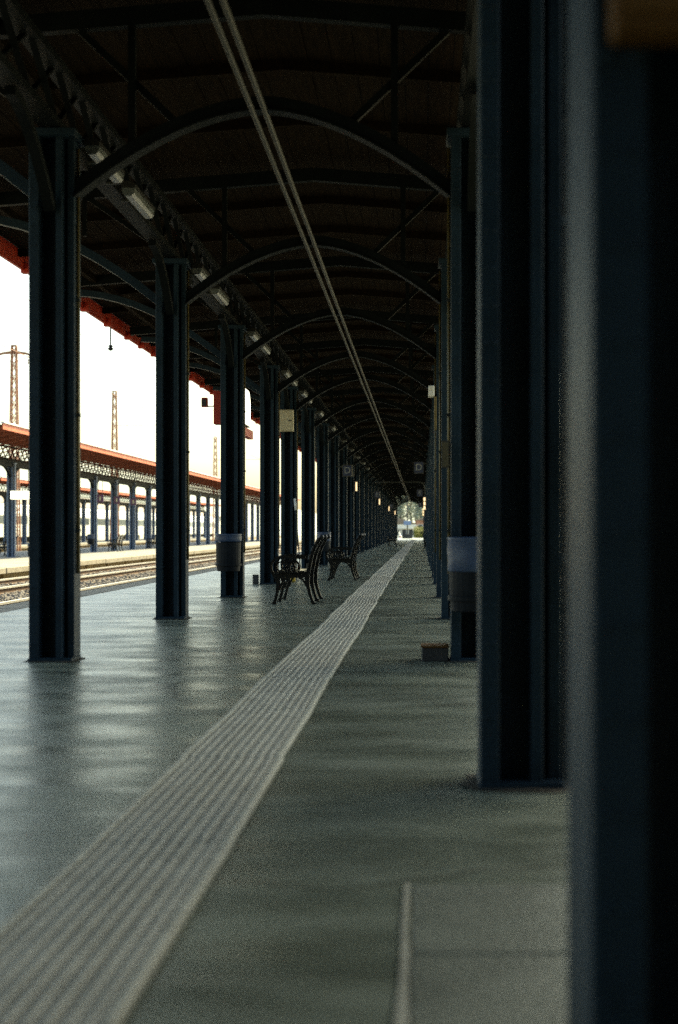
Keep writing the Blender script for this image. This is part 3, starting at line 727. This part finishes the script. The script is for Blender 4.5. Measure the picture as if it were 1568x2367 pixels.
for k, y0c in enumerate((-45.6, -20.4)):  # added unseen carriages, shade the platform floor near the camera
    t = thing("shade_carriage", "added shade-casting carriage at the right platform edge %s the camera, out of the picture" % ("well behind", "beside")[k], "carriage", (EDGE_R + 1.6, y0c, -0.35), 0, "added shade carriages on the right track")
    ob("body", MB().prism([(-1.4, 0.75), (1.4, 0.75), (1.42, 2.7), (1.15, 3.5), (0.5, 3.8), (-0.5, 3.8), (-1.15, 3.5), (-1.42, 2.7)], 0, 24.6).mesh("body", BINM), t)
    bx("window_band", -1.44, -1.425, 0.8, 23.8, 1.9, 2.6, GLASS, t)
    for b_ in (3, 21.6): bx("bogie", -1.0, 1.0, b_ - 1.4, b_ + 1.4, 0.0, 0.75, DARK, t)
# loose ballast stones
def stones():
    rg = random.Random(11); V = []; F = []
    base = [(-1, -1, -.6), (1, -1, -.6), (1, 1, -.6), (-1, 1, -.6), (-.6, -.6, .6), (.7, -.5, .5), (.6, .6, .7), (-.5, .7, .5)]
    fs = ((0, 3, 2, 1), (4, 5, 6, 7), (0, 1, 5, 4), (1, 2, 6, 5), (2, 3, 7, 6), (3, 0, 4, 7))
    for i in range(26000):
        u = rg.random(); yy = 14 + 76 * u ** 1.5
        xx = rg.uniform(-11.2, -5.3)
        s = rg.uniform(0.018, 0.042) * (1 + u * 0.6); a = rg.uniform(0, 6.28); ca, sa = math.cos(a), math.sin(a)
        zz = -0.52 + rg.uniform(-0.01, 0.035); n = len(V)
        for (bx_, by_, bz_) in base:
            px = bx_ * s * rg.uniform(.7, 1.2); py = by_ * s * rg.uniform(.7, 1.2)
            V.append((xx + px * ca - py * sa, yy + px * sa + py * ca, zz + bz_ * s * rg.uniform(.7, 1.3)))
        F += [tuple(n + q for q in f) for f in fs]
    me = bpy.data.meshes.new("ballast_stones"); me.from_pydata(V, [], F); me.materials.append(STONE); return me
o = ob("ballast_stones", stones()); o["kind"] = "stuff"; tag(o, "grey brown ballast stones between the rails", "ballast")

# ------------------------------------------------------------------ opposite platforms
def far_platform(xe0, xe1, y0, y1, z, stone_y):
    p = struct("platform", MB().box(min(xe0, xe1) + 0.45, max(xe0, xe1) - 0.45, y0, y1, -0.62, z).mesh("far_platform", PLAT2))
    xs = max(xe0, xe1)
    cs = MB().box(-0.45, 0, 0.01, 1.54, -0.16, 0.003).mesh("coping_stone", COPING, bevel=0.01)
    wb = MB().box(-0.45, -0.16, 0.03, 3.05, -0.34, -0.165).mesh("wall_block", WALLBLK, bevel=0.01)
    yy = y0
    while yy < y1 - 1.5:
        if stone_y[0] < yy < stone_y[1]:
            ob("coping_stone", cs, p, (xs + random.uniform(-.015, .015), yy, z + random.uniform(-.006, .006)))
        yy += 1.55
    yy = y0
    while yy < y1 - 3:
        if stone_y[0] < yy < stone_y[1]: ob("wall_block", wb, p, (xs + random.uniform(-.01, .01), yy, z - 0.002))
        yy += 3.3
    bx("wall_core", xs - 0.47, xs - 0.26, y0, y1, -0.64, z - 0.17, WALLBLK, p)
    bx("far_edge", min(xe0, xe1), min(xe0, xe1) + 0.45, y0, y1, -0.62, z, COPING, p)
    return p
Z2 = -0.14
far_platform(-11.5, -20.2, 10, 260, Z2, (24, 150))
far_platform(-26.4, -34.5, 40, 300, Z2, (70, 200))

def far_canopy(xc, y0, nbay, st, label, name_row, o_near=2.4, full=True):
    c = thing("platform_canopy", label, "canopy", (xc, y0, 0), 0, "canopies over the opposite platforms")
    y1 = nbay * st
    # roof: flat towards us, rising beyond
    near_z, far_z = 4.19, 4.62
    me = MB().prism([(0, 4.24), (o_near, near_z + 0.05), (o_near, near_z + 0.09), (0, 4.29)], -2.2, y1 + 2.2).mesh("roof_sheet", WOOD); ob("roof_sheet", me, c)
    me = MB().prism([(0, 4.24), (0, 4.29), (-2.5, far_z + 0.09), (-2.5, far_z + 0.05)], -2.2, y1 + 2.2).mesh("roof_sheet", WOOD); ob("roof_sheet", me, c)
    fm = MB().box(-0.02, 0.02, 0.003, st - 0.003, -0.05, 0.15).mesh("fascia_board", FASCIA_FAR)
    gm = MB().box(-0.05, 0.06, 0.003, st - 0.003, 0.15, 0.20).mesh("gutter", WHITE)
    bm_ = MB().box(-0.08, 0.08, 0, st, 3.34, 3.60).mesh("edge_beam", GIRDER)
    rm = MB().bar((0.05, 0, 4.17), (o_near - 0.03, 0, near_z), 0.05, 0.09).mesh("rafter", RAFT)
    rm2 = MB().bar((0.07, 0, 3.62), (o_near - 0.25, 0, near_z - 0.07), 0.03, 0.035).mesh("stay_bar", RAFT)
    kn = []
    for sgn in (-1, 1):
        P = [(0, sgn * (0.16 + 1.05 * u), 2.98 + 0.40 * (1 - (1 - u) ** 1.8)) for u in [k / 6 for k in range(7)]]
        kn.append(MB().sweep(P, 0.09, 0.09, side=(1, 0, 0)).mesh("knee_brace", GIRDER))
    for k in range(nbay):
        yy = k * st
        ob("fascia_board", fm, c, (o_near, yy, near_z)); ob("gutter", gm, c, (o_near, yy, near_z)); ob("edge_beam", bm_, c, (0, yy, 0))
        girder(c, 0, yy, 3.61, st, 3.61, 4.13, GIRDER)
        for j in range(4):
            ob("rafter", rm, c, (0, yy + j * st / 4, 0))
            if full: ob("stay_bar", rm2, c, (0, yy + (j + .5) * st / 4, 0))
    for k in range(nbay + 1):
        for me in kn: ob("knee_brace", me, c, (0, k * st + CD / 2, 0))
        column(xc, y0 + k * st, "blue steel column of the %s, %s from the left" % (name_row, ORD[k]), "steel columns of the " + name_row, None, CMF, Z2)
    return c
RAFT = mat("rafter_red_glow", (0.26, 0.06, 0.03), 0.7, col2=(0.13, 0.035, 0.02), nscale=4)  # reddish glow beside the bright sky is painted into these rafters
ST2 = 4.6
far_canopy(-15.8, 54.7 - 2 * ST2, 24, ST2, "open lattice-girder canopy over the opposite platform with orange roof edge", "opposite platform")
far_canopy(-29.6, 92.0, 22, 4.65, "farther pale-edged canopy seen below the opposite platform roof", "farther platform", full=False)

# furniture on the opposite platform
bench(-15.35, 69.6, "distant bench right of the opposite platform's binned column", 0, Z2, "benches on the opposite platform")
bench(-15.5, 80.2, "distant bench farther right on the opposite platform", 0, Z2, "benches on the opposite platform")
bench(-16.9, 56.2, "distant bench at the left edge on the opposite platform", 0, Z2, "benches on the opposite platform")
bin_(-15.86, 68.5 - 0.215, "blue litter bin on an opposite platform column", True, Z2)
bin_(-15.1, 55.2, "dark litter bin standing by the leftmost opposite platform column", False, Z2 - 0.34)
for i, dy in enumerate((0, 3.6, 7.6)):
    t = thing("hanging_sign", "small violet hanging sign under opposite canopy, %s of three" % ("leftmost", "middle", "rightmost")[i], "sign", (-14.9, 66.0 + dy, 2.2), 0, "violet signs under the opposite canopy")
    bx("panel", -0.15, 0.15, 0, 0.06, 0, 0.36, PURPLE, t, 0.01); bx("pale_mark", -0.04, 0.04, -0.006, 0.0, 0.09, 0.27, CREAM, t)
    for xx in (-0.1, 0.1): bx("hanger", xx - 0.012, xx + 0.012, 0.02, 0.04, 0.36, 1.90, DARK, t)
for (x, yy, zz, w, h, lab) in ((-15.72, 54.4, 2.08, 0.8, 0.34, "glowing white sign board beside the leftmost opposite column"), (-15.45, 83.0, 2.35, 0.5, 0.5, "small glowing white square sign by an opposite column")):
    t = thing("lit_sign", lab, "sign", (x, yy, zz), 0, "glowing signs on the opposite platform")
    bx("casing", 0, w, 0, 0.12, 0, h, WHITE, t, 0.01); bx("face", 0.02, w - 0.02, -0.01, 0.0, 0.02, h - 0.02, LITSIGN, t)
    for xx in (0.1, w - 0.1): bx("hanger", xx - 0.015, xx + 0.015, 0.04, 0.07, h, 4.2 - zz, DARK, t)

# ------------------------------------------------------------------ masts and wires
MAST = mat("mast_rust", (0.36, 0.17, 0.10), 0.7, col2=(0.24, 0.11, 0.06), nscale=5)
def mast(x, y, label, arm):
    t = thing("catenary_mast", label, "mast", (x, y, -0.6), 0, "lattice overhead line masts")
    H = 12.75; wb, wt = 0.30, 0.13
    for sx in (-1, 1):
        for sy in (-1, 1):
            ob("leg", MB().bar((sx * wb, sy * wb, 0), (sx * wt, sy * wt, H), 0.075, 0.075).mesh("leg", MAST), t)
    n = 16
    for k in range(n):
        z0 = k / n * H; z1 = (k + 1) / n * H; a = wb + (wt - wb) * k / n; b_ = wb + (wt - wb) * (k + 1) / n
        s = 1 if k % 2 else -1
        for sy in (-1, 1):
          for s in (-1, 1): ob("lacing_bar", MB().bar((-s * a, sy * a, z0), (s * b_, sy * b_, z1), 0.05, 0.03).mesh("lacing_bar", MAST), t)
        for sx in (-1, 1): ob("lacing_bar", MB().bar((sx * a, -s * a, z0), (sx * b_, s * b_, z1), 0.035, 0.03).mesh("lacing_bar", MAST), t)
    bx("cap", -0.16, 0.16, -0.16, 0.16, H, H + 0.08, MAST, t); 
    if arm:
        for s in (-1, 1):
            ob("cross_arm", MB().sweep([(0, 0, H - 0.35), (s * 0.7, 0, H - 0.42), (s * 1.3, 0, H - 0.62), (s * 1.75, 0, H - 0.8)], 0.09, [0.2, 0.14, 0.1, 0.06]).mesh("cross_arm", MAST), t)
            ob("arm_stay", MB().bar((0, 0, H - 1.0), (s * 1.1, 0, H - 0.55), 0.04, 0.04).mesh("arm_stay", MAST), t)
            for xx in (0.9, 1.6): ob("insulator", MB().lathe([(0.02, H - 0.75), (0.06, H - 0.85), (0.03, H - 0.92), (0.06, H - 1.0), (0.02, H - 1.1)], 8, s * xx, 0).mesh("insulator", MAST), t)
    else:
        ob("bracket_arm", MB().tube([(0, 0, 6.6), (3.0, 0, 6.7)], 0.035, 6).mesh("bracket_arm", MAST), t)
        ob("bracket_stay", MB().tube([(0, 0, 10.0), (6.2, 0, 10.1)], 0.02, 6).mesh("bracket_stay", MAST), t)
        for xx in (1.4, 2.4): ob("insulator", MB().lathe([(0.02, 6.65), (0.05, 6.8), (0.03, 6.9), (0.05, 7.0), (0.02, 7.3)], 8, xx, 0).mesh("insulator", MAST), t)
mast(-24.9, 87.0, "tall rusty lattice mast with drooping cross arms at the left edge", True)
mast(-24.9, 115.5, "slim rusty lattice mast with side brackets beyond the opposite canopy", False)
mast(-24.9, 172.0, "distant rusty lattice mast low over the opposite canopy", False)
for i, (x, z) in enumerate(((-23.2, 5.4), (-23.2, 6.8), (-9.97, 5.3), (-9.97, 6.6))):
    pts = [(x, yy, z + (0.35 * ((((yy - 3) % 28.3) / 14.15 - 1) ** 2) if i % 2 else 0)) for yy in range(20, 330, 4)]
    w = ob("overhead_wire", MB().tube(pts, 0.009, 4).mesh("overhead_wire", MAST))
    tag(w, ("upper carrier" if i % 2 else "lower contact") + (" overhead wire beyond the opposite platform" if i < 2 else " overhead wire in front of the opposite platform"), "wire", "overhead line wires")

# ------------------------------------------------------------------ background left: hill, sheds
def hill():
    V = []; F = []; nx, ny = 130, 12
    rg = random.Random(5)
    for j in range(ny + 1):
        for i in range(nx + 1):
            x = -330 + i * 4.2; y = 440 + j * 22
            rise = 10 + 38 / (1 + math.exp((x + 118) / 20.0)) + 3 * math.sin(x * 0.06 + 1) + 1.2 * math.sin(x * 0.31)
            h = rise * math.sin(math.pi / 2 * min(1, j / 5.0)) + rg.uniform(-0.9, 1.3)
            V.append((x, y, -0.9 + (0 if j == 0 else h)))
    for j in range(ny):
        for i in range(nx):
            a = j * (nx + 1) + i; F.append((a, a + 1, a + nx + 2, a + nx + 1))
    me = bpy.data.meshes.new("hill"); me.from_pydata(V, [], F); me.materials.append(HILL)
    me.polygons.foreach_set("use_smooth", [True] * len(F)); return me
struct("hill", hill())
def building(name, x0, x1, y0, y1, h, label, wall, nwin, roof=ROOFTILE, band=None, z0w=1.0, hw=1.4, side="y", group=None):
    t = thing(name, label, "building", ((x0 + x1) / 2, y0, -0.66), 0, group)
    cx = (x0 + x1) / 2
    bx("wall", x0 - cx, x1 - cx, 0, y1 - y0, 0, h, wall, t)
    ob("roof", MB().prism([(x0 - cx - 0.4, h), (x1 - cx + 0.4, h), (0, h + (x1 - x0) * 0.16)], -0.4, y1 - y0 + 0.4).mesh("roof", roof), t)
    if band: bx("white_band", x0 - cx - 0.25, x1 - cx + 0.25, -0.25, -0.01, band[0], band[1], WHITE, t)
    for k in range(nwin):
        if side == "y":
            w = (x1 - x0) / nwin; xa = x0 - cx + w * (k + 0.18); xb = x0 - cx + w * (k + 0.82)
            f = bx("window", xa, xb, -0.06, -0.002, z0w, z0w + hw, WHITE, t); bx("pane", xa + 0.08, xb - 0.08, -0.075, -0.061, z0w + 0.08, z0w + hw - 0.08, GLASS, f)
        else:
            w = (y1 - y0) / nwin; ya = w * (k + 0.2); yb = w * (k + 0.8)
            f = bx("window", x1 - cx + 0.002, x1 - cx + 0.06, ya, yb, z0w, z0w + hw, WHITE, t); bx("pane", x1 - cx + 0.061, x1 - cx + 0.075, ya + 0.08, yb - 0.08, z0w + 0.08, z0w + hw - 0.08, GLASS, f)
    return t
building("station_shed", -58, -46, 95, 330, 4.6, "long pale shed behind the farther platform", PLASTER, 40, z0w=1.6, hw=1.3, side="x", group="sheds behind the platforms")

# train of white wagons standing beyond the farther platform
for k in range(6):
    t = thing("railway_wagon", "white railway carriage beyond the farther platform, %s from the left" % ORD[k], "carriage", (-39.0, 112 + k * 25.2, -0.2), 0, "white carriages in a standing train")
    ob("body", MB().prism([(-1.4, 0.5), (1.4, 0.5), (1.42, 2.6), (1.15, 3.35), (0.5, 3.6), (-0.5, 3.6), (-1.15, 3.35), (-1.42, 2.6)], 0, 24.6).mesh("body", WHITE), t)
    bx("window_band", 1.425, 1.44, 0.8, 23.8, 1.75, 2.45, GLASS, t)
    for b_ in (3, 21.6): bx("bogie", -1.0, 1.0, b_ - 1.4, b_ + 1.4, -0.1, 0.5, DARK, t)

# ------------------------------------------------------------------ the far end beyond the canopy
def tree(x, y, h, rad, label, seed, dens=1500):
    rg = random.Random(seed)
    t = thing("tree", label, "tree", (x, y, -0.66), 0, "trees beyond the platform end")
    tr = MB().tube([(0, 0, 0), (0.1, 0, h * 0.35), (0, 0.1, h * 0.7), (0, 0, h * 0.92)], [h * 0.022, h * 0.016, h * 0.01, h * 0.003], 8)
    for k in range(9):
        a = rg.uniform(0, 6.28); z0 = h * rg.uniform(0.25, 0.75); l = rad * rg.uniform(0.6, 1.0)
        tr.tube([(0, 0, z0), (math.cos(a) * l * 0.5, math.sin(a) * l * 0.5, z0 + l * 0.25), (math.cos(a) * l, math.sin(a) * l, z0 + l * 0.6)], [h * 0.008, h * 0.005, 0.015], 5)
    ob("trunk", tr.mesh("trunk", BARK, smooth=True), t)
    V = []; F = []; cl = [(rg.gauss(0, rad * 0.45), rg.gauss(0, rad * 0.45), h * rg.uniform(0.28, 0.98)) for _ in range(26)]
    for i in range(dens):
        c = rg.choice(cl); s = rg.uniform(0.12, 0.28)
        taper = 1.15 - c[2] / h * 0.75
        p = Vector((c[0] * taper + rg.gauss(0, rad * 0.17), c[1] * taper + rg.gauss(0, rad * 0.17), c[2] + rg.gauss(0, h * 0.05)))
        u = Vector((rg.gauss(0, 1), rg.gauss(0, 1), rg.gauss(0, 1))).normalized(); v = u.orthogonal().normalized(); n = len(V)
        V += [tuple(p + u * s), tuple(p + v * s * 0.6), tuple(p - u * s), tuple(p - v * s * 0.6)]; F.append((n, n + 1, n + 2, n + 3))
    me = bpy.data.meshes.new("crown"); me.from_pydata(V, [], F); me.materials.append(LEAF); ob("crown", me, t)
for i, (x, y, h, r) in enumerate(((-10.5, 318, 11, 3.0), (-7.2, 324, 13, 3.2), (-4.6, 316, 12, 2.8), (-2.4, 326, 14, 3.0), (-0.2, 318, 12, 2.7), (2.0, 324, 13, 3.0), (-5.8, 340, 16, 3.6), (-1.2, 342, 17, 3.8), (3.2, 340, 15, 3.4))):
    tree(x, y, h, r, "grey-green tree beyond the platform end, %s from the left in its row" % ORD[i] if i < 6 else "taller grey-green tree in the row behind, %s from the left" % ORD[i - 6], 40 + i, 2200)
def hedge(x0, x1, y0, y1, z0, z1):
    rg = random.Random(9); V = []; F = []
    for i in range(4200):
        p = Vector((rg.uniform(x0, x1), rg.uniform(y0, y1), z0 + (z1 - z0) * rg.random() ** 0.6 * (0.85 + 0.15 * math.sin(rg.uniform(x0, x1) * 3)))); s = rg.uniform(0.05, 0.11)
        u = Vector((rg.gauss(0, 1), rg.gauss(0, 1), rg.gauss(0, 1))).normalized(); v = u.orthogonal().normalized(); n = len(V)
        V += [tuple(p + u * s), tuple(p + v * s * 0.6), tuple(p - u * s), tuple(p - v * s * 0.6)]; F.append((n, n + 1, n + 2, n + 3))
    me = bpy.data.meshes.new("hedge"); me.from_pydata(V, [], F); me.materials.append(HEDGE); return me
t = thing("hedge", "yellow-green bush at the sunny end of the platform", "bush", (0, 0, 0))
ob("foliage", hedge(-0.85, 1.6, 166.0, 168.0, 0.0, 1.35), t)
st_ = MB()
for k in range(8): st_.tube([(-0.6 + k * 0.3, 167, 0), (-0.55 + k * 0.3, 167.1, 0.9)], 0.02, 5)
ob("stem", st_.mesh("stem", BARK), t)
t = building("end_building", -12.0, -1.2, 280, 288, 2.9, "low pale building with a white band beyond the platform end", PLASTER, 8, band=(1.9, 2.75), z0w=0.5, hw=1.2)
t = building("brick_building", -1.1, 6.0, 292, 302, 3.6, "pink brick building behind the yellow-green bush", BRICKW, 4, z0w=1.6, hw=1.2)
t = thing("sign_post", "slim post with a blue sign plate past the canopy end", "sign post", (-1.55, 160, 0))
ob("post", MB().tube([(0, 0, 0), (0, 0, 6.5)], 0.07, 8).mesh("post", GALV, smooth=True), t)
bx("sign_plate", -0.42, 0.42, -0.11, -0.075, 1.50, 1.98, SIGNBLUE, t, 0.01); bx("post_base", -0.25, 0.25, -0.25, 0.25, 0, 0.5, DARK, t, 0.02)
for i, xx in enumerate((-1.95, -1.2)):
    t = thing("bollard_box", "dark waist-high box by the sign post at the platform end, %s" % ("left one", "right one")[i], "box", (xx, 161, 0), 0, "dark boxes by the sign post")
    bx("case", -0.2, 0.2, 0, 0.4, 0, 0.95, DARK, t, 0.02); bx("lid", -0.22, 0.22, -0.02, 0.42, 0.95, 1.0, BINM, t)
t = thing("parked_car", "small pale car parked beyond the platform end", "car", (-3.3, 176, -0.66), 0)
ob("body", MB().prism([(-0.85, 0.3), (0.85, 0.3), (0.86, 0.85), (0.7, 0.95), (0.55, 1.42), (-0.55, 1.42), (-0.7, 0.95), (-0.86, 0.85)], 0, 3.9).mesh("body", WHITE, bevel=0.03), t)
bx("rear_window", -0.5, 0.5, -0.012, 0.0, 0.98, 1.32, GLASS, t)
for xx in (-0.7, 0.7):
    bx("tail_lamp", xx - 0.1, xx + 0.1, -0.015, 0.0, 0.7, 0.86, FASCIA, t)
    for yy in (0.7, 3.1): ob("wheel", prism_x([(yy + 0.31 * math.cos(R(a)), 0.31 + 0.31 * math.sin(R(a))) for a in range(0, 360, 24)], xx - 0.1, xx + 0.1, "wheel", DARK), t)
